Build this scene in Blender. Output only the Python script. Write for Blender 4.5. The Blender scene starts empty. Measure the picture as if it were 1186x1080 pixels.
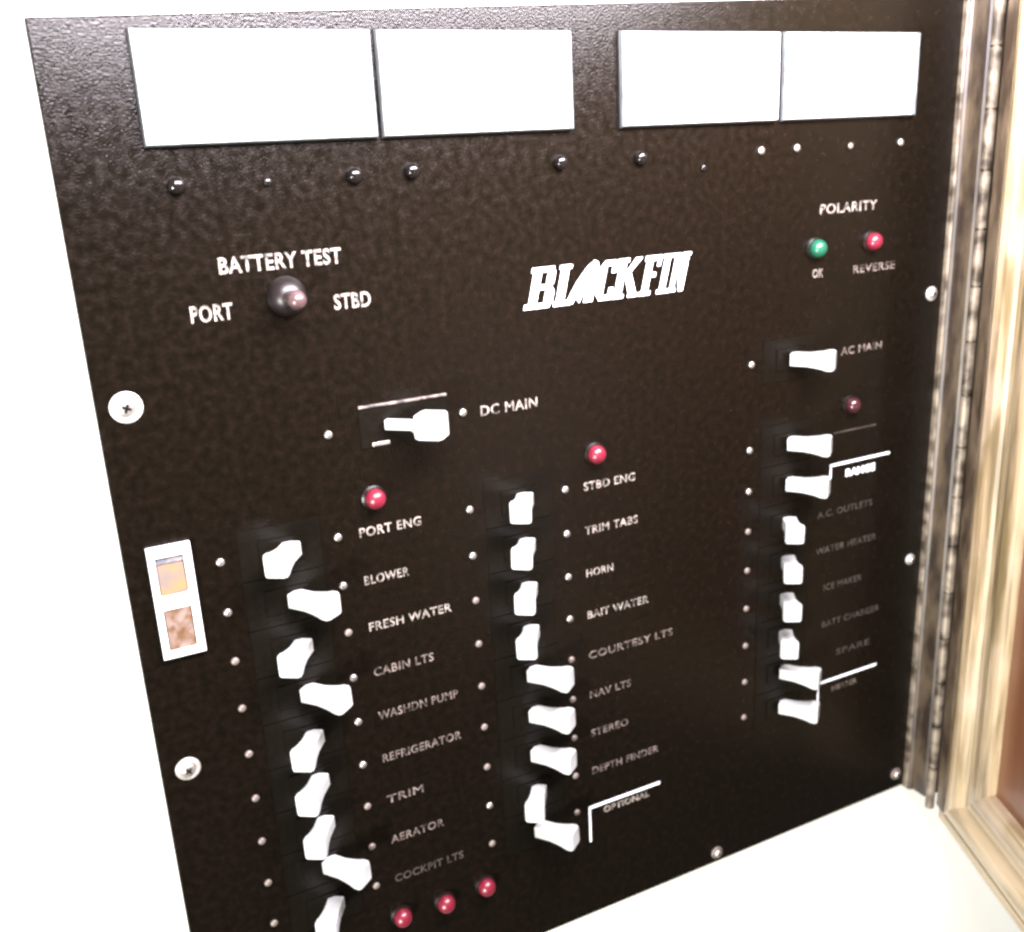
import bpy, bmesh, math, random
from mathutils import Matrix, Vector

scene = bpy.context.scene
C = scene.collection
random.seed(7)

# ---------------------------------------------------------------- camera, light, exposure
# panel space: u = right, v = down, h = out of the panel, all in millimetres;
# world: X = u, Z = -v, Y = -h, in metres.
def W3(u, v, h=0.0):
    return Vector((u/1000.0, -h/1000.0, -v/1000.0))

cam_data = bpy.data.cameras.new('camera')
cam = bpy.data.objects.new('camera', cam_data)
C.objects.link(cam)
scene.camera = cam
RM = ((0.8962094, 0.0505078, 0.4407467), (-0.1746733, 0.9534214, 0.2459204), (0.4077965, 0.2973829, -0.8632876))
def axis(r):                      # a camera axis given in (u, v, h)
    return Vector((r[0], -r[2], -r[1])).normalized()
ax, ay, az = axis(RM[0]), -axis(RM[1]), -axis(RM[2])
cam.matrix_world = Matrix(((ax.x, ay.x, az.x, 0), (ax.y, ay.y, az.y, -0.330), (ax.z, ay.z, az.z, 0), (0, 0, 0, 1)))
cam_data.sensor_fit = 'HORIZONTAL'
cam_data.sensor_width = 36.0
cam_data.lens = 1145.41/1186.0*36.0
cam_data.clip_start = 0.01
cam_data.clip_end = 50.0
cam_data.dof.use_dof = True
cam_data.dof.focus_distance = 0.350
cam_data.dof.aperture_fstop = 13.0

world = bpy.data.worlds.new('World')
scene.world = world
world.use_nodes = True
bg = world.node_tree.nodes['Background']
bg.inputs[0].default_value = (1.0, 0.97, 0.93, 1)
bg.inputs[1].default_value = 0.12

def area(name, pos, target, size, power, color):
    l = bpy.data.lights.new(name, 'AREA')
    l.shape = 'DISK'; l.size = size; l.energy = power; l.color = color
    o = bpy.data.objects.new(name, l); C.objects.link(o)
    p, t = W3(*pos), W3(*target)
    o.location = p
    o.rotation_euler = (t-p).to_track_quat('-Z', 'Y').to_euler()
    return o
cl = area('cabin_lamp', (175, -140, 215), (130, -85, 0), 0.36, 16.0, (0.96, 0.89, 0.98))
cl.data.shape = 'RECTANGLE'; cl.data.size_y = 0.08
area('flash_stand_in', (-800, 480, 880), (200, 160, 0), 0.25, 44.0, (1.0, 0.98, 0.94))  # added stand-in for the flash, set far lower left for even whites

scene.view_settings.view_transform = 'Standard'
scene.view_settings.look = 'None'
scene.view_settings.exposure = 0.0
scene.view_settings.gamma = 1.0
scene.view_settings.use_curve_mapping = False
scene.render.engine = 'CYCLES'
scene.cycles.filter_width = 2.7

# ---------------------------------------------------------------- helpers
def rgb(c): return (c[0], c[1], c[2], 1.0)

def material(name, base, rough=0.5, metal=0.0, spec=0.5, second=None, scale=200.0, bump=0.0, bump_scale=600.0,
             detail=4.0, coat=0.0, stretch=(1, 1, 1), rough_var=0.0, contrast=(0.35, 0.65), bump_dist=0.0004):
    m = bpy.data.materials.new(name); m.use_nodes = True
    nt = m.node_tree; n = nt.nodes; L = nt.links
    b = n['Principled BSDF']
    b.inputs['Base Color'].default_value = rgb(base)
    b.inputs['Roughness'].default_value = rough
    b.inputs['Metallic'].default_value = metal
    b.inputs['Specular IOR Level'].default_value = spec
    b.inputs['Coat Weight'].default_value = coat
    tc = n.new('ShaderNodeTexCoord'); mp = n.new('ShaderNodeMapping')
    L.new(tc.outputs['Object'], mp.inputs[0]); mp.inputs['Scale'].default_value = stretch
    if second is not None or rough_var:
        no = n.new('ShaderNodeTexNoise'); no.inputs['Scale'].default_value = scale; no.inputs['Detail'].default_value = detail
        L.new(mp.outputs[0], no.inputs['Vector'])
        r = n.new('ShaderNodeMapRange'); r.inputs[1].default_value = contrast[0]; r.inputs[2].default_value = contrast[1]
        L.new(no.outputs[0], r.inputs[0])
        if second is not None:
            mx = n.new('ShaderNodeMix'); mx.data_type = 'RGBA'
            mx.inputs[6].default_value = rgb(base); mx.inputs[7].default_value = rgb(second)
            L.new(r.outputs[0], mx.inputs[0]); L.new(mx.outputs[2], b.inputs['Base Color'])
        if rough_var:
            r2 = n.new('ShaderNodeMapRange'); r2.inputs[3].default_value = rough-rough_var; r2.inputs[4].default_value = rough+rough_var
            L.new(r.outputs[0], r2.inputs[0]); L.new(r2.outputs[0], b.inputs['Roughness'])
    if bump:
        nb = n.new('ShaderNodeTexNoise'); nb.inputs['Scale'].default_value = bump_scale; nb.inputs['Detail'].default_value = 3.0
        L.new(mp.outputs[0], nb.inputs['Vector'])
        bp = n.new('ShaderNodeBump'); bp.inputs['Strength'].default_value = bump; bp.inputs['Distance'].default_value = bump_dist
        L.new(nb.outputs[0], bp.inputs['Height']); L.new(bp.outputs[0], b.inputs['Normal'])
    return m

M_PANEL = material('black_crinkle_paint', (0.0022, 0.0018, 0.0010), 0.21, second=(0.0046, 0.0027, 0.0016), scale=330, spec=0.18,
                   bump=0.5, bump_scale=1300, bump_dist=0.0003, rough_var=0.09, contrast=(0.3, 0.7))
M_BLACK = material('black_plastic', (0.0035, 0.0030, 0.0020), 0.30, spec=0.35)
M_BODY = material('black_breaker_plastic', (0.0034, 0.0026, 0.0016), 0.32, spec=0.15, rough_var=0.05, scale=300, bump=0.3, bump_scale=900)
M_GLOSSBLACK = material('glossy_black_plastic', (0.005, 0.004, 0.0035), 0.14, spec=0.35)
M_LEVER = material('white_lever_plastic', (0.44, 0.455, 0.44), 0.42, second=(0.34, 0.35, 0.33), scale=90)
M_FACE = material('meter_face_white', (0.93, 0.93, 0.92), 0.45)
M_COVER = material('meter_clear_cover', (0.15, 0.17, 0.17), 0.2, second=(0.09, 0.10, 0.10), scale=120)
M_METERCASE = material('meter_case_grey', (0.012, 0.012, 0.012), 0.35)
M_PRINT = material('cream_print', (0.29, 0.25, 0.215), 0.5, second=(0.025, 0.024, 0.02), scale=430, detail=3)
M_PRINT_DIM = material('worn_print_and_highlight', (0.17, 0.135, 0.115), 0.5, second=(0.012, 0.009, 0.008), scale=330, detail=3)
M_PRINT_FAINT = material('faded_print', (0.06, 0.047, 0.04), 0.5, second=(0.02, 0.016, 0.013), scale=200, detail=2)
M_WHITE = material('white_print', (0.85, 0.88, 0.88), 0.45)
M_NICKEL = material('nickel_screw', (0.66, 0.62, 0.57), 0.32, metal=0.85, second=(0.45, 0.40, 0.36), scale=300)
M_DULLNICKEL = material('tarnished_screw', (0.17, 0.14, 0.12), 0.5, metal=0.4)
M_WASHER = material('bright_washer', (0.62, 0.61, 0.59), 0.35, metal=0.3, second=(0.45, 0.44, 0.42), scale=400)
M_DIMWASHER = material('dull_washer', (0.42, 0.40, 0.36), 0.4, metal=0.3, second=(0.28, 0.26, 0.23), scale=300)
M_RED = material('red_lens', (0.12, 0.007, 0.017), 0.34, coat=0.1)
M_DULLRED = material('dull_red_lens', (0.03, 0.007, 0.009), 0.2, coat=0.2)
M_GREEN = material('green_lens', (0.007, 0.068, 0.037), 0.32, coat=0.1)
M_AMBER = material('amber_plastic', (0.19, 0.115, 0.05), 0.4, second=(0.12, 0.095, 0.08), scale=260, detail=4)
M_BROWNAMBER = material('brown_plastic', (0.085, 0.040, 0.014), 0.4, second=(0.17, 0.125, 0.105), scale=300, detail=4)
M_WALL = material('white_wall_laminate', (0.88, 0.87, 0.82), 0.5, second=(0.85, 0.85, 0.77), scale=9, bump=0.05, bump_scale=60)
M_WOOD = material('pale_varnished_wood', (0.34, 0.27, 0.165), 0.38, second=(0.19, 0.13, 0.065), scale=60, stretch=(1, 1, 0.06),
                  coat=0.3, bump=0.2, bump_scale=300, contrast=(0.40, 0.68), detail=8)
M_WOODRAIL = material('pale_varnished_wood_rail', (0.34, 0.27, 0.165), 0.38, second=(0.19, 0.13, 0.065), scale=60, stretch=(0.06, 0.06, 1),
                  coat=0.3, bump=0.2, bump_scale=300, contrast=(0.40, 0.68), detail=8)
M_INNER = material('brown_wood_panel', (0.125, 0.050, 0.020), 0.4, second=(0.07, 0.023, 0.010), scale=50, stretch=(1, 1, 0.08), coat=0.2)
M_JAMB = material('worn_dark_wood', (0.060, 0.044, 0.026), 0.45, second=(0.016, 0.010, 0.006), scale=130, stretch=(1, 1, 0.35), bump=0.4,
                  bump_scale=250, contrast=(0.38, 0.6))
def stain(m, col, scale, stretch, lo, hi, amount):
    nt = m.node_tree; n = nt.nodes; L = nt.links; b = n['Principled BSDF']
    src = b.inputs['Base Color'].links[0].from_socket
    tc = n.new('ShaderNodeTexCoord'); mp = n.new('ShaderNodeMapping'); mp.inputs['Scale'].default_value = stretch
    no = n.new('ShaderNodeTexNoise'); no.inputs['Scale'].default_value = scale; no.inputs['Detail'].default_value = 7
    r = n.new('ShaderNodeMapRange'); r.inputs[1].default_value = lo; r.inputs[2].default_value = hi; r.inputs[4].default_value = amount
    mx = n.new('ShaderNodeMix'); mx.data_type = 'RGBA'; mx.inputs[7].default_value = rgb(col)
    L.new(tc.outputs['Object'], mp.inputs[0]); L.new(mp.outputs[0], no.inputs['Vector']); L.new(no.outputs[0], r.inputs[0])
    L.new(r.outputs[0], mx.inputs[0]); L.new(src, mx.inputs[6]); L.new(mx.outputs[2], b.inputs['Base Color'])
stain(M_WOOD, (0.10, 0.072, 0.026), 150, (1, 1, 0.10), 0.46, 0.62, 0.8)
stain(M_WOOD, (0.07, 0.048, 0.022), 420, (1, 1, 0.03), 0.50, 0.66, 0.65)
stain(M_WOODRAIL, (0.07, 0.048, 0.022), 420, (0.03, 0.03, 1), 0.50, 0.66, 0.65)
stain(M_WOODRAIL, (0.13, 0.095, 0.035), 110, (0.12, 0.12, 1), 0.50, 0.66, 0.75)
stain(M_WOOD, (0.38, 0.30, 0.22), 45, (1, 1, 0.5), 0.52, 0.70, 0.7)
stain(M_WOODRAIL, (0.38, 0.30, 0.22), 45, (0.5, 0.5, 1), 0.52, 0.70, 0.7)
stain(M_INNER, (0.06, 0.02, 0.008), 90, (1, 1, 0.08), 0.5, 0.7, 0.7)
M_HINGE = material('worn_brass_hinge', (0.20, 0.165, 0.12), 0.48, metal=0.3, second=(0.035, 0.025, 0.015), scale=110, contrast=(0.4, 0.62))

M_LEAF = material('tarnished_brown_leaf', (0.13, 0.095, 0.06), 0.45, metal=0.2, second=(0.035, 0.022, 0.012), scale=140, stretch=(1, 1, 0.3), contrast=(0.38, 0.62))

def mesh_obj(name, bm, mat, parent=None, loc=None, smooth=False, label=None):
    me = bpy.data.meshes.new(name)
    bmesh.ops.recalc_face_normals(bm, faces=bm.faces[:])
    if smooth:
        for f in bm.faces: f.smooth = True
    bm.to_mesh(me); bm.free()
    me.materials.append(mat)
    o = bpy.data.objects.new(name, me); C.objects.link(o)
    if parent is not None: o.parent = parent
    if loc is not None: o.location = loc
    if label: o['label'] = label
    return o

def hull_prism(bm, base, top):
    """base, top: equal-length lists of (u,v,h) points; closes them into a solid."""
    a = [bm.verts.new(W3(*p)) for p in base]; b = [bm.verts.new(W3(*p)) for p in top]
    n = len(a)
    bm.faces.new(a); bm.faces.new(list(reversed(b)))
    for i in range(n): bm.faces.new((a[i], a[(i+1) % n], b[(i+1) % n], b[i]))

def box(bm, u0, u1, v0, v1, h0, h1, bev=0.0):
    if bev <= 0:
        hull_prism(bm, [(u0, v0, h0), (u1, v0, h0), (u1, v1, h0), (u0, v1, h0)], [(u0, v0, h1), (u1, v0, h1), (u1, v1, h1), (u0, v1, h1)])
        return
    b = bev
    rings = []
    for h, k in ((h0, 0.0), (h1-b, 0.0), (h1-b*0.3, b*0.35), (h1, b)):
        rings.append([bm.verts.new(W3(*p)) for p in ((u0+k, v0+k, h), (u1-k, v0+k, h), (u1-k, v1-k, h), (u0+k, v1-k, h))])
    bm.faces.new(rings[0]); bm.faces.new(rings[-1])
    for r, s in zip(rings, rings[1:]):
        for i in range(4): bm.faces.new((r[i], r[(i+1) % 4], s[(i+1) % 4], s[i]))

def lathe(bm, profile, seg=28, cu=0.0, cv=0.0):
    """profile: list of (radius, h); first and last radius may be 0."""
    rings = []
    for r, h in profile:
        if r <= 1e-6: rings.append([bm.verts.new(W3(cu, cv, h))])
        else: rings.append([bm.verts.new(W3(cu+r*math.cos(2*math.pi*i/seg), cv+r*math.sin(2*math.pi*i/seg), h)) for i in range(seg)])
    for a, b in zip(rings, rings[1:]):
        for i in range(seg):
            j = (i+1) % seg
            if len(a) == 1 and len(b) == 1: continue
            if len(a) == 1: bm.faces.new((a[0], b[i], b[j]))
            elif len(b) == 1: bm.faces.new((a[i], a[j], b[0]))
            else: bm.faces.new((a[i], a[j], b[j], b[i]))
    if len(rings[0]) > 1: bm.faces.new(rings[0])
    if len(rings[-1]) > 1: bm.faces.new(rings[-1])

def empty(name, loc, label, cat, group=None):
    o = bpy.data.objects.new(name, None); C.objects.link(o)
    o.empty_display_size = 0.03
    o.location = loc; o['label'] = label; o['category'] = cat
    if group: o['group'] = group
    return o

# ---------------------------------------------------------------- the wall behind
bm = bmesh.new()
box(bm, -700, 1100, -600, 1000, -40, -3)
w = mesh_obj('wall', bm, M_WALL); w['kind'] = 'structure'
w['label'] = 'plain white wall behind the black switch panel'; w['category'] = 'wall'

# ---------------------------------------------------------------- the electrical panel
panel = empty('electrical_panel', W3(0, 0, 0), 'black boat electrical switch panel with white breaker levers mounted on the white wall', 'electrical panel')

bm = bmesh.new()
q = [(12.3, -44.5), (382, -57), (382, 338), (12.3, 338)]
hull_prism(bm, [(a, b, -2.9) for a, b in q], [(a, b, -0.5) for a, b in q])
# chamfered front face
tv = [v for v in bm.verts if abs(v.co.y-0.0005) < 1e-5]
k = [(12.9, -43.9), (381.4, -56.4), (381.4, 337.4), (12.9, 337.4)]
top = [bm.verts.new(W3(a, b, 0.0)) for a, b in k]
for f in [f for f in bm.faces if all(v in tv for v in f.verts)]: bm.faces.remove(f)
ts = [next(v for v in tv if (v.co-W3(a, b, -0.5)).length < 1e-5) for a, b in q]
bm.faces.new(top)
for i in range(4): bm.faces.new((ts[i], ts[(i+1) % 4], top[(i+1) % 4], top[i]))
mesh_obj('panel_plate', bm, M_PANEL, panel)

# meters
def meter(u0, u1, label, strip=3.0):
    v0, v1 = -41.3, -8.7
    bm = bmesh.new(); box(bm, u0-0.4, u1+0.4, v0-0.4, v1+0.5, 0.0, 1.3, 0.3)
    m = mesh_obj('meter', bm, M_METERCASE, panel, label=label)
    bm = bmesh.new(); box(bm, u0, u1, v0, v1, 1.3, 3.0, 0.5)
    mesh_obj('meter_cover', bm, M_COVER, m)
    bm = bmesh.new(); box(bm, u0+0.4, u1-strip, v0+0.4, v1-0.5, 3.0, 3.4, 0.2)
    mesh_obj('meter_face', bm, M_FACE, m)
meter(39.2, 112.4, 'blank white meter at the left end of the row')
meter(114.6, 186.4, 'blank white meter second from the left')
meter(207.2, 279.6, 'blank white meter third from the left', 0.5)
meter(282.5, 354.6, 'blank white meter at the right end of the row')

# black button-head screws under the meters
def button(u, v, r, h, mat, name='button_screw'):
    bm = bmesh.new()
    lathe(bm, [(r*0.85, 0.0), (r, h*0.35), (r*0.92, h*0.65), (r*0.6, h*0.92), (0, h)], 20)
    return mesh_obj(name, bm, mat, panel, W3(u, v, 0), smooth=True)
for u, v in ((46.5, 3.0), (103.5, 3.0), (124.0, 2.6), (181.5, 2.6), (216.0, 2.6)):
    button(u, v, 2.7, 3.2, M_GLOSSBLACK)
for u, v in ((74.8, 3.6), (245.6, 7.7)):
    button(u, v, 1.4, 1.0, M_GLOSSBLACK)
for u, v in ((273.6, 2.4), (292.0, 2.2), (349.5, 2.2)):
    button(u, v, 1.55, 1.3, M_NICKEL)
button(321.0, 2.5, 1.3, 1.0, M_DULLNICKEL)

# mounting screws
def mounting_screw(u, v, r, ang, wm=M_WASHER):
    bm = bmesh.new()
    lathe(bm, [(r*0.56, 0.5), (r*0.58, 1.3), (r*0.50, 1.9), (r*0.30, 2.2), (0, 2.25)], 24)
    s = mesh_obj('mounting_screw', bm, M_NICKEL, panel, W3(u, v, 0), smooth=True)
    bm = bmesh.new()
    lathe(bm, [(r, 0.0), (r, 0.45), (r*0.9, 0.8), (r*0.60, 0.9), (r*0.5, 0.5)], 32)
    mesh_obj('washer', bm, wm, s, smooth=False)
    bm = bmesh.new()
    a = r*0.30; t = r*0.085
    box(bm, -a, a, -t, t, 1.9, 2.32); box(bm, -t, t, -a, a, 1.9, 2.30)
    x = mesh_obj('cross_slot', bm, M_BLACK, s); x.rotation_euler = (0, ang, 0)
mounting_screw(21.5, 69.5, 5.1, 0.4)
mounting_screw(21.5, 202.5, 4.4, 0.9, M_DIMWASHER)
mounting_screw(375.2, 70.0, 3.3, 0.2, M_DIMWASHER)
mounting_screw(374.2, 202.8, 2.8, 1.1, M_DIMWASHER)
mounting_screw(375.6, 328.6, 3.4, 0.6, M_DULLNICKEL)
mounting_screw(256.3, 332.0, 3.2, 0.3, M_DULLNICKEL)

# lettering
def caption(text, u0, v_base, u1, cap_h, mat, label=None, bold=0.0, shear=0.0):
    cu = bpy.data.curves.new('caption', 'FONT'); cu.body = text; cu.size = 1.0
    cu.extrude = 0.02; cu.resolution_u = 3; cu.offset = bold; cu.shear = shear; cu.space_character = 1.08
    t = bpy.data.objects.new('caption', cu); C.objects.link(t)
    bpy.context.view_layer.update()
    dg = bpy.context.evaluated_depsgraph_get()
    me = bpy.data.meshes.new_from_object(t.evaluated_get(dg))
    bpy.data.objects.remove(t); bpy.data.curves.remove(cu)
    xs = [v.co.x for v in me.vertices]; ys = [v.co.y for v in me.vertices]
    x0, x1, y0, y1 = min(xs), max(xs), min(ys), max(ys)
    for v in me.vertices:
        u = u0+(v.co.x-x0)/(x1-x0)*(u1-u0)
        vv = v_base-(v.co.y-max(y0, -0.02))/(0.70)*cap_h
        v.co = W3(u, vv, 0.03+(0.06 if v.co.z > 0 else 0.0))
    me.materials.clear(); me.materials.append(mat)
    o = bpy.data.objects.new('caption', me); C.objects.link(o); o.parent = panel
    o['label'] = label or ('printed wording ' + text)
    return o
P1, P2, P3 = M_PRINT, M_PRINT_DIM, M_PRINT_FAINT
caption('BATTERY TEST', 56, 31.0, 96.5, 5.0, P1, bold=0.022)
caption('PORT', 45.2, 45.6, 58.6, 5.2, P1, bold=0.022)
caption('STBD', 92.4, 46.4, 105.4, 5.0, P1, bold=0.022)
caption('DC MAIN', 144.1, 92.0, 168.0, 3.9, P1, bold=0.01)
caption('POLARITY', 306.0, 29.6, 338.2, 4.0, P1, bold=0.015)
caption('OK', 303.2, 56.0, 309.2, 3.6, P1, bold=0.01)
caption('REVERSE', 326.4, 56.2, 351.0, 3.4, P2, bold=0.01)
caption('AC MAIN', 321.6, 92.0, 346.0, 3.4, P2, bold=0.01)
rowv = lambda i: 130.3+19.0*(i-1)
for i, (t, w_, m) in enumerate((('PORT ENG', 24.0, P1), ('BLOWER', 17.5, P1), ('FRESH WATER', 33.5, P1), ('CABIN LTS', 24.5, P2),
                              ('WASHDN PUMP', 33.5, P2), ('REFRIGERATOR', 33.5, P2), ('TRIM', 15.5, P2), ('AERATOR', 23.0, P2), ('COCKPIT LTS', 30.5, P3))):
    caption(t, 93.0, rowv(i+1)-0.6, 93.0+w_, 3.5, m, bold=0.012)
for i, (t, w_, m) in enumerate((('STBD ENG', 24.4, P1), ('TRIM TABS', 25.4, P1), ('HORN', 13.0, P1), ('BAIT WATER', 30.4, P1),
                              ('COURTESY LTS', 43.0, P2), ('NAV LTS', 20.8, P2), ('STEREO', 19.0, P2), ('DEPTH FINDER', 35.0, P2))):
    caption(t, 187.4, rowv(i+1)-0.2, 187.4+w_, 3.4, m, bold=0.012)
caption('OPTIONAL', 192.6, 285.2, 217.2, 3.0, P1, bold=0.03)
caption('RANGE', 328.3, 150.4, 346.4, 3.2, M_WHITE, bold=0.05)
caption('HEATER', 326.5, 263.4, 343.0, 2.8, P2, bold=0.01)
for t, u0, u1, v_, m in (('A.C. OUTLETS', 312, 346, 168.2, P3), ('WATER HEATER', 312, 350, 186.6, P3), ('ICE MAKER', 318, 342, 206.4, P3),
                         ('BATT CHARGER', 318, 355, 226.0, P3), ('SPARE', 328, 350, 243.6, P3)):
    caption(t, u0, v_, u1, 3.2, m)

# bracket lines
def bracket(u0, v0, u1, vb, mat=M_WHITE, t=0.65):
    bm = bmesh.new()
    box(bm, u0, u1, v0-t, v0+t, 0.02, 0.10)
    box(bm, u0, u0+0.8, v0+t, vb, 0.02, 0.09)
    mesh_obj('bracket_line', bm, mat, panel)
bracket(185.0, 280.0, 223.0, 298.0)
bracket(318.4, 143.4, 355.3, 150.0, t=0.55)
bracket(317.0, 256.6, 355.7, 266.5, t=0.6)
bm = bmesh.new(); box(bm, 319.5, 345.5, 127.6, 128.3, 0.02, 0.08); mesh_obj('printed_line', bm, P3, panel)

# the maker's emblem, slanted slab letters
bm = bmesh.new()
LV0, LH = 54.4, 15.0
step = [0]
def lq(pts):
    step[0] += 1
    z = 0.12+0.012*(step[0] % 9)
    P = [(164.0+x+0.27*y, LV0-y, 0.02) for x, y in pts]
    hull_prism(bm, P, [(a, b, z) for a, b, _ in P])
def bar(x0, x1, y0, y1): lq([(x0, y0), (x1, y0), (x1, y1), (x0, y1)])
# B
bar(0, 11.5, 0, 1.8); bar(0.8, 11, LH-1.8, LH); bar(1.8, 5.4, 1.5, LH-1.5); bar(5.0, 10.2, 6.8, 8.6)
lq([(8.6, 1.2), (11.4, 0.4), (12.6, 2.2), (12.6, 6.0), (11.2, 7.7), (8.8, 7.7)]); lq([(8.4, 7.5), (10.6, 7.5), (11.8, 9.0), (11.8, 13.0), (10.6, 14.6), (8.4, 14.6)])
# L
bar(13.4, 21.5, 0, 1.8); bar(14.4, 18.0, 1.5, LH); bar(13.6, 19.2, LH-1.5, LH-0.1)
# A drawn as a swept fin
lq([(19.0, 0.2), (22.5, 0.2), (24.2, 3.2), (30.0, 3.4), (31.5, 14.8), (29.5, 15.6), (26.5, 13.4), (22.6, 8.0)])
lq([(27.6, 0.2), (31.8, 0.2), (31.9, 14.0), (28.0, 12.6)]); lq([(23.6, 2.4), (25.6, 0.2), (27.0, 4.2), (24.0, 5.0)])
# C
lq([(32.8, 2.6), (35.0, 0.2), (36.2, 2.0), (36.2, 13.0), (35.0, 14.8), (32.8, 12.4)]); bar(34.8, 40.6, 0.1, 2.0); bar(34.8, 40.6, LH-2.0, LH-0.1)
bar(39.0, 41.0, 1.6, 4.6); bar(39.0, 41.0, 10.2, 13.4)
# K
bar(42.3, 45.6, 0.3, LH-0.2); bar(41.4, 46.8, 0, 1.4); bar(41.6, 46.8, LH-1.4, LH)
lq([(45.2, 6.2), (45.2, 8.6), (50.0, 14.9), (53.2, 14.9)]); lq([(45.9, 8.4), (48.5, 9.6), (53.6, 0.1), (49.8, 0.1)]); bar(49.0, 54.2, 0.05, 1.3)
# F
bar(55.8, 58.8, 0.3, LH-0.3); bar(54.8, 60.2, 0, 1.5); bar(54.9, 63.0, LH-1.9, LH); bar(58.4, 61.4, 6.8, 8.5); bar(61.5, 63.0, 10.8, 14)
# I
bar(64.8, 67.6, 0.3, LH-0.3); bar(63.6, 68.8, 0, 1.5); bar(63.8, 68.6, LH-1.4, LH)
# N
bar(70.2, 72.2, 0.3, LH-0.3); bar(69.2, 73.2, 0, 1.4); bar(69.0, 72.6, LH-1.2, LH)
lq([(70.6, 14.9), (73.2, 14.9), (77.0, 0.0), (75.0, 0.0)]); bar(75.4, 77.2, 0.4, LH-0.3); bar(74.2, 78.0, LH-1.2, LH)
for v in bm.verts:                                    # fit to its printed width
    u = v.co.x*1000; v.co.x = (164.0+(u-164.0)*0.925)/1000
mesh_obj('emblem', bm, M_WHITE, panel, label='white slanted slab-serif lettering')

# ---------------------------------------------------------------- circuit breakers
def rot_u(du, h, a):                                  # rotate about the vertical axis
    return du*math.cos(a)+h*math.sin(a), -du*math.sin(a)+h*math.cos(a)

def lever_mesh(angle, length, neck=(3.2, 2.75), tip=(4.1, 4.25), block=False):
    """paddle lever: half sizes (along u, along v) growing from neck to a wide rounded tip"""
    bm = bmesh.new()
    if block:
        secs = [(0.0, neck[0], neck[1]), (0.44, neck[0], neck[1]), (0.50, neck[0]*1.5, neck[1]*1.4), (0.56, tip[0]*0.92, tip[1]*0.92), (0.62, tip[0], tip[1]), (0.95, tip[0], tip[1]), (1.0, tip[0]*0.9, tip[1]*0.92)]
    else:
        secs = [(0.0, neck[0], neck[1]), (0.38, neck[0]*0.97, neck[1]*1.02), (0.58, neck[0]*1.05, neck[1]*1.18), (0.72, (neck[0]+tip[0])/2*1.03, (neck[1]+tip[1])/2*1.03), (0.84, tip[0]*0.99, tip[1]*0.99), (0.95, tip[0], tip[1]), (1.0, tip[0]*0.88, tip[1]*0.92)]
    rings = []
    n = 24
    for t, a, b in secs:
        ring = []
        for i in range(n):
            th = 2*math.pi*i/n
            c, s = math.cos(th), math.sin(th)
            e = 0.20
            x = a*math.copysign(abs(c)**e, c); y = b*math.copysign(abs(s)**e, s)
            u, h = rot_u(x, t*length, angle)
            ring.append(bm.verts.new(W3(u, y, h)))
        rings.append(ring)
    bm.faces.new(rings[0]); bm.faces.new(rings[-1])
    for r, q_ in zip(rings, rings[1:]):
        for i in range(n): bm.faces.new((r[i], r[(i+1) % n], q_[(i+1) % n], q_[i]))
    me = bpy.data.meshes.new('toggle_lever')
    bmesh.ops.recalc_face_normals(bm, faces=bm.faces[:])
    bm.to_mesh(me); bm.free(); me.materials.append(M_LEVER)
    me.shade_flat()
    return me
ANG = math.radians(35)
ME_ON, ME_OFF = lever_mesh(math.radians(38), 18.0), lever_mesh(math.radians(-33), 17.0)

bm = bmesh.new()
box(bm, -14.5, 14.5, -9.3, 9.3, 0.0, 0.35)
box(bm, -7.5, 8.5, -4.6, 4.6, 0.35, 0.9)
me_body = None
proto = mesh_obj('circuit_breaker', bm, M_BODY)
me_body = proto.data; bpy.data.objects.remove(proto)
bm = bmesh.new()
lathe(bm, [(1.4, 0.0), (1.5, 0.5), (1.0, 1.0), (0, 1.15)], 16)
s_ = mesh_obj('screw', bm, M_NICKEL, smooth=True); me_screw = s_.data; bpy.data.objects.remove(s_)
me_screw_dull = me_screw.copy(); me_screw_dull.materials.clear(); me_screw_dull.materials.append(M_DULLNICKEL)

def breaker(uc, v, on, left='n', right='n', span=20.9, du=0.0):
    b = bpy.data.objects.new('circuit_breaker', me_body); C.objects.link(b); b.parent = panel
    b.location = W3(uc, v, 0); b['label'] = 'breaker with its white lever thrown right' if on else 'breaker with its white lever thrown left'
    l = bpy.data.objects.new('toggle_lever', ME_ON if on else ME_OFF); C.objects.link(l); l.parent = b
    l.location = W3(du-0.7 if on else du+1.0, 0, 1.2); l.rotation_euler = (0, random.uniform(-0.03, 0.03), random.uniform(-0.04, 0.04))
    for sgn, k in ((-1, left), (1, right)):
        if not k: continue
        s = bpy.data.objects.new('screw', me_screw if k == 'n' else me_screw_dull); C.objects.link(s); s.parent = b
        s.location = W3(sgn*span, 0, 0)
rv = lambda i: 127.7+19.0*(i-1)
for i, st in enumerate((0, 1, 0, 1, 0, 0, 0, 1, 0)):
    breaker(63.9, rv(i+1), st, 'n' if i in (0, 1) else 'd', 'n' if i in (0, 1, 3, 4, 5) else 'd', du=3.0)
for i, st in enumerate((0, 0, 0, 0, 1, 1, 1, 0, 1)):
    breaker(157.8, rv(i+1), st, 'n' if i in (0, 1, 7) else 'd', 'n' if i < 4 else 'd', du=1.5)
breaker(292.0, 89.5, 1, 'n', None, du=1.0)
for i, st in enumerate((1, 1, 0, 0, 0, 0, 1, 1)):
    breaker(292.0, rv(i+1), st, 'n' if i < 2 else 'd', None, du=1.0)

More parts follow.
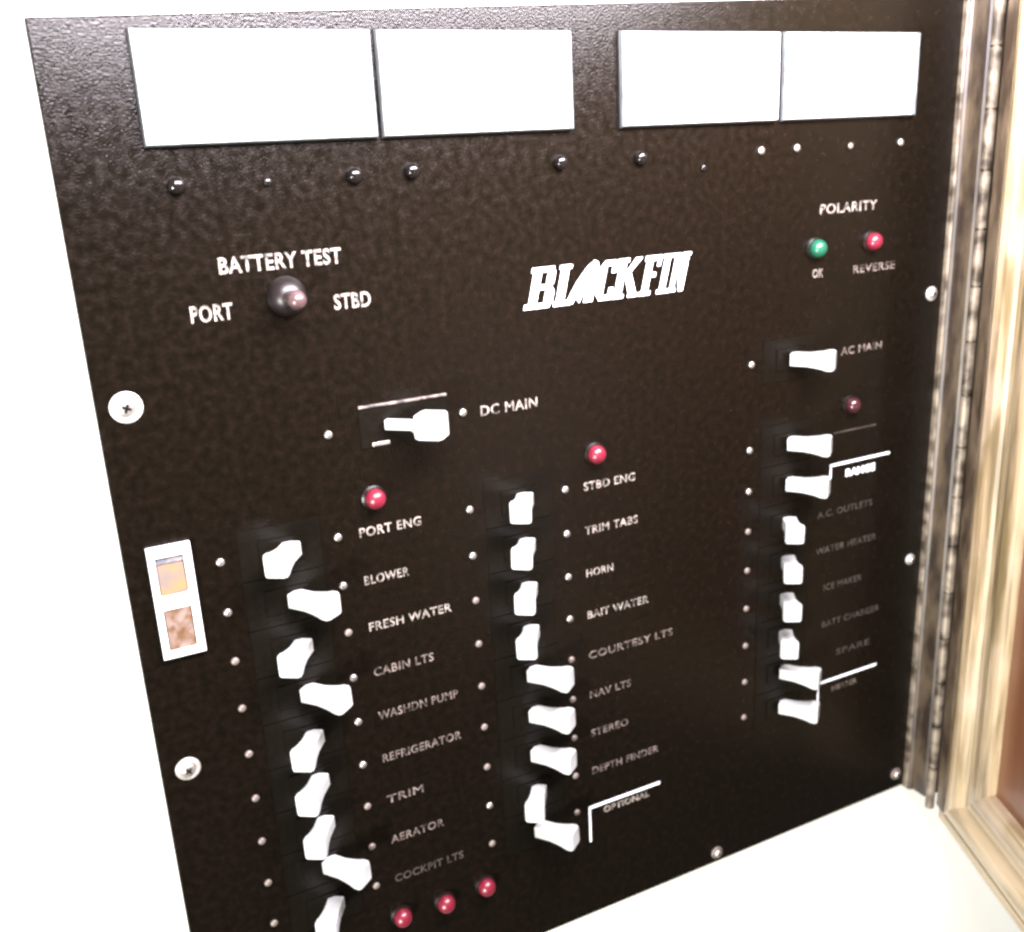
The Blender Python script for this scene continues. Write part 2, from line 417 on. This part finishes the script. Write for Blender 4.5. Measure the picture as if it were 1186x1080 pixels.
# the larger main breaker
bm = bmesh.new()
box(bm, 97.0, 130.5, 82.0, 96.5, 0.0, 0.4)
mb = mesh_obj('main_breaker', bm, M_BODY, panel, label='larger main breaker with painted edge highlight and wide white lever')
bm = bmesh.new(); box(bm, 97.0, 130.5, 80.9, 81.9, 0.0, 1.1, 0.3)
mesh_obj('edge_highlight', bm, M_PRINT_DIM, mb)  # highlight along the body's top edge, painted as a light strip
bm = bmesh.new(); box(bm, 101.0, 107.5, 94.9, 96.2, 0.45, 0.9, 0.2)
mesh_obj('glint_bar', bm, M_NICKEL, mb)  # bright bar added as the glint near the body's lower edge
l = bpy.data.objects.new('toggle_lever', lever_mesh(math.radians(48), 22.0, neck=(1.5, 1.8), tip=(4.6, 4.7), block=True)); C.objects.link(l)
l.parent = mb; l.location = W3(106.5, 88.6, 1.5)
for u in (85.4, 136.8):
    s = bpy.data.objects.new('screw', me_screw); C.objects.link(s); s.parent = mb; s.location = W3(u, 89.3, 0)

# ---------------------------------------------------------------- indicator lamps
def lamp(u, v, r, mat, label):
    bm = bmesh.new()
    lathe(bm, [(r*1.18, 0.0), (r*1.18, 0.7), (r*0.98, 1.1)], 28)
    b = mesh_obj('indicator_lamp', bm, M_BLACK, panel, W3(u, v, 0), label=label)
    bm = bmesh.new()
    pr = [(r*0.95, 0.8), (r*0.95, 2.4)]
    for k_ in range(1, 7):
        a = k_/7*math.pi/2
        pr.append((r*0.95*math.cos(a), 2.4+r*0.85*math.sin(a)))
    pr.append((0, 2.4+r*0.85))
    lathe(bm, pr, 28)
    mesh_obj('lens', bm, mat, b, smooth=True)
K = 0.985
lamp(99.6, 115.3, 4.0, M_RED, 'red lamp above the left breaker column')
lamp(192.6, 115.0, 4.0, M_RED, 'red lamp above the middle breaker column')
lamp(94.0, 298.2, 4.0, M_RED, 'red lamp, leftmost of three at the bottom')
lamp(113.4, 299.6, 4.0, M_RED, 'red lamp, middle of three at the bottom')
lamp(132.3, 299.0, 4.0, M_RED, 'red lamp, rightmost of three at the bottom')
lamp(303.8, 43.4, 4.0, M_GREEN, 'green lamp under the polarity wording')
lamp(335.5, 43.0, 4.0, M_RED, 'red lamp under the polarity wording')
lamp(328.4, 115.6, 3.8, M_DULLRED, 'dull red lamp in the right column')

# battery test toggle
bm = bmesh.new()
lathe(bm, [(6.6, 0.0), (6.6, 0.8), (6.2, 2.6), (5.2, 4.2), (3.8, 5.4), (2.4, 6.0), (0, 6.2)], 36)
tb = mesh_obj('toggle_switch', bm, material('plum_brown_boot', (0.006, 0.0035, 0.0032), 0.40, spec=0.42), panel, W3(76.5, 40.0, 0), smooth=True, label='momentary battery test toggle with a dark rounded boot')
bm = bmesh.new()
lathe(bm, [(2.4, 5.2), (2.5, 8.0), (3.0, 12.0), (3.2, 14.0), (2.7, 15.8), (1.5, 16.8), (0, 17.0)], 24)
mesh_obj('bat_handle', bm, material('smoky_nickel', (0.09, 0.055, 0.055), 0.32, metal=0.5), tb, smooth=True)

# white-framed double rocker at the left edge
bm = bmesh.new()
U0, U1, V0, V1 = 19.8, 33.9, 117.6, 158.0
box(bm, U0, U1, V0, V0+3.6, 0, 2.4, 0.4); box(bm, U0, U1, V1-2.6, V1, 0, 2.4, 0.4)
box(bm, U0, U0+2.2, V0+3.6, V1-2.6, 0, 2.38, 0.4); box(bm, U1-2.6, U1, V0+3.6, V1-2.6, 0, 2.38, 0.4)
box(bm, U0+2.2, U1-2.6, 134.8, 140.2, 0, 2.2, 0.4)
rk = mesh_obj('rocker_switch', bm, material('white_bezel', (0.80, 0.82, 0.82), 0.3), panel, label='white framed double rocker with amber and brown inserts')
bm = bmesh.new(); box(bm, U0+2.2, U1-2.6, V0+3.6, V0+6.2, 0, 1.2, 0.2); mesh_obj('grey_insert', bm, material('grey_plastic', (0.08, 0.085, 0.10), 0.4, second=(0.2, 0.18, 0.18), scale=400), rk)
def rocker(va, vb, mat, tilt):
    bm = bmesh.new()
    a, b = U0+2.6, U1-3.0
    hull_prism(bm, [(a, va, 0.1), (b, va, 0.1), (b, vb, 0.1), (a, vb, 0.1)], [(a, va, 1.9-tilt), (b, va, 1.9-tilt), (b, vb, 1.9+tilt), (a, vb, 1.9+tilt)])
    mesh_obj('rocker', bm, mat, rk)
rocker(V0+6.4, 134.6, M_AMBER, 0.4)
rocker(140.4, V1-2.8, M_BROWNAMBER, -0.4)

# ---------------------------------------------------------------- jamb between panel and door
def extr(bm, prof, v0, v1):
    hull_prism(bm, [(u, v0, h) for u, h in prof], [(u, v1, h) for u, h in prof])
bm = bmesh.new()
extr(bm, [(382.3, -2.95), (382.3, 3.2), (383.2, 4.2), (384.6, 4.6), (384.6, 11.5), (385.6, 12.6), (386.6, 13.0), (402, 13.0), (402, -2.95)], -110, 339)
jm = mesh_obj('door_jamb', bm, M_JAMB)
jm['label'] = 'worn dark wooden strip between the black panel and the open cabinet door'; jm['category'] = 'jamb'
bm = bmesh.new(); extr(bm, [(381.5, 0.25), (381.5, 2.2), (382.25, 2.8), (382.25, 0.25)], -110, 338)
mesh_obj('edge_bead', bm, M_HINGE, jm)

# ---------------------------------------------------------------- open cabinet door
A = Vector((-0.4, 0.9165)); N = Vector((-0.9165, -0.4)); O = Vector((384.6, 21.0))
def D3(s, v, d):
    p = O + A*s + N*d
    return (p.x, v, p.y)
door = empty('cabinet_door', W3(384.6, 345, 21), 'open wooden cabinet door with pale moulded frame and brown inner panel', 'cabinet door')
S0, S1, DV0, DV1 = 2.0, 400.0, -85.0, 345.0
prof = [(0, -12), (0, -1.0), (1.2, 0.6), (3.0, 1.2), (7.0, 1.2), (8.0, 0.2), (9.5, 1.4), (12.5, 3.8), (17.0, 5.0), (21.5, 3.9), (24.5, 1.2), (25.5, -0.2), (29.5, -0.6), (31.5, 0.8),
        (34.0, 2.4), (39.0, 3.2), (43.0, 2.6), (45.0, 2.0), (46.2, 1.0), (46.4, -3), (46.4, -12)]
def member(name, side, mat):
    bm = bmesh.new(); a = []; b = []
    for s, d in prof:
        if side == 'L': p, q_ = (S0+s, DV0+s), (S0+s, DV1-s)
        elif side == 'R': p, q_ = (S1-s, DV0+s), (S1-s, DV1-s)
        elif side == 'T': p, q_ = (S0+s, DV0+s), (S1-s, DV0+s)
        else: p, q_ = (S0+s, DV1-s), (S1-s, DV1-s)
        a.append(D3(p[0], p[1], d)); b.append(D3(q_[0], q_[1], d))
    hull_prism(bm, a, b)
    inv = Matrix.Translation(-W3(384.6, 345, 21)); bmesh.ops.transform(bm, matrix=inv, verts=bm.verts[:])
    return mesh_obj(name, bm, mat, door)
member('stile', 'L', M_WOOD); member('stile', 'R', M_WOOD); member('rail', 'T', M_WOODRAIL); member('rail', 'B', M_WOODRAIL)
bm = bmesh.new()
c = [(S0+45, DV0+45), (S1-45, DV0+45), (S1-45, DV1-45), (S0+45, DV1-45)]
hull_prism(bm, [D3(s, v, -9) for s, v in c], [D3(s, v, -2.5) for s, v in c])
bmesh.ops.transform(bm, matrix=Matrix.Translation(-W3(384.6, 345, 21)), verts=bm.verts[:])
mesh_obj('door_panel', bm, M_INNER, door)
bm = bmesh.new()
hull_prism(bm, [D3(S0+0.6, DV0+4, 1.3), D3(S0+7.8, DV0+4, 1.3), D3(S0+7.8, DV0+4, 2.1), D3(S0+0.6, DV0+4, 2.1)],
           [D3(S0+0.6, DV1-9, 1.3), D3(S0+7.8, DV1-9, 1.3), D3(S0+7.8, DV1-9, 2.1), D3(S0+0.6, DV1-9, 2.1)])
bmesh.ops.transform(bm, matrix=Matrix.Translation(-W3(384.6, 345, 21)), verts=bm.verts[:])
mesh_obj('hinge_leaf', bm, M_LEAF, door)
# hinge barrel with knuckles
bm = bmesh.new()
v = -85.0; i = 0
while v < 336:
    r = 2.3
    seg = 16
    for a0 in (0,):
        ra = [(384.8+r*math.cos(2*math.pi*k_/seg), v+0.5, 15.9+r*math.sin(2*math.pi*k_/seg)) for k_ in range(seg)]
        rb = [(x, v+24.6, z) for x, _, z in ra]
        hull_prism(bm, ra, rb)
    v += 25.2; i += 1
ra = [(384.8+1.5*math.cos(2*math.pi*k_/12), -86, 15.9+1.5*math.sin(2*math.pi*k_/12)) for k_ in range(12)]
hull_prism(bm, ra, [(x, 341, z) for x, _, z in ra])
bmesh.ops.transform(bm, matrix=Matrix.Translation(-W3(384.6, 345, 21)), verts=bm.verts[:])
mesh_obj('hinge', bm, M_HINGE, door)
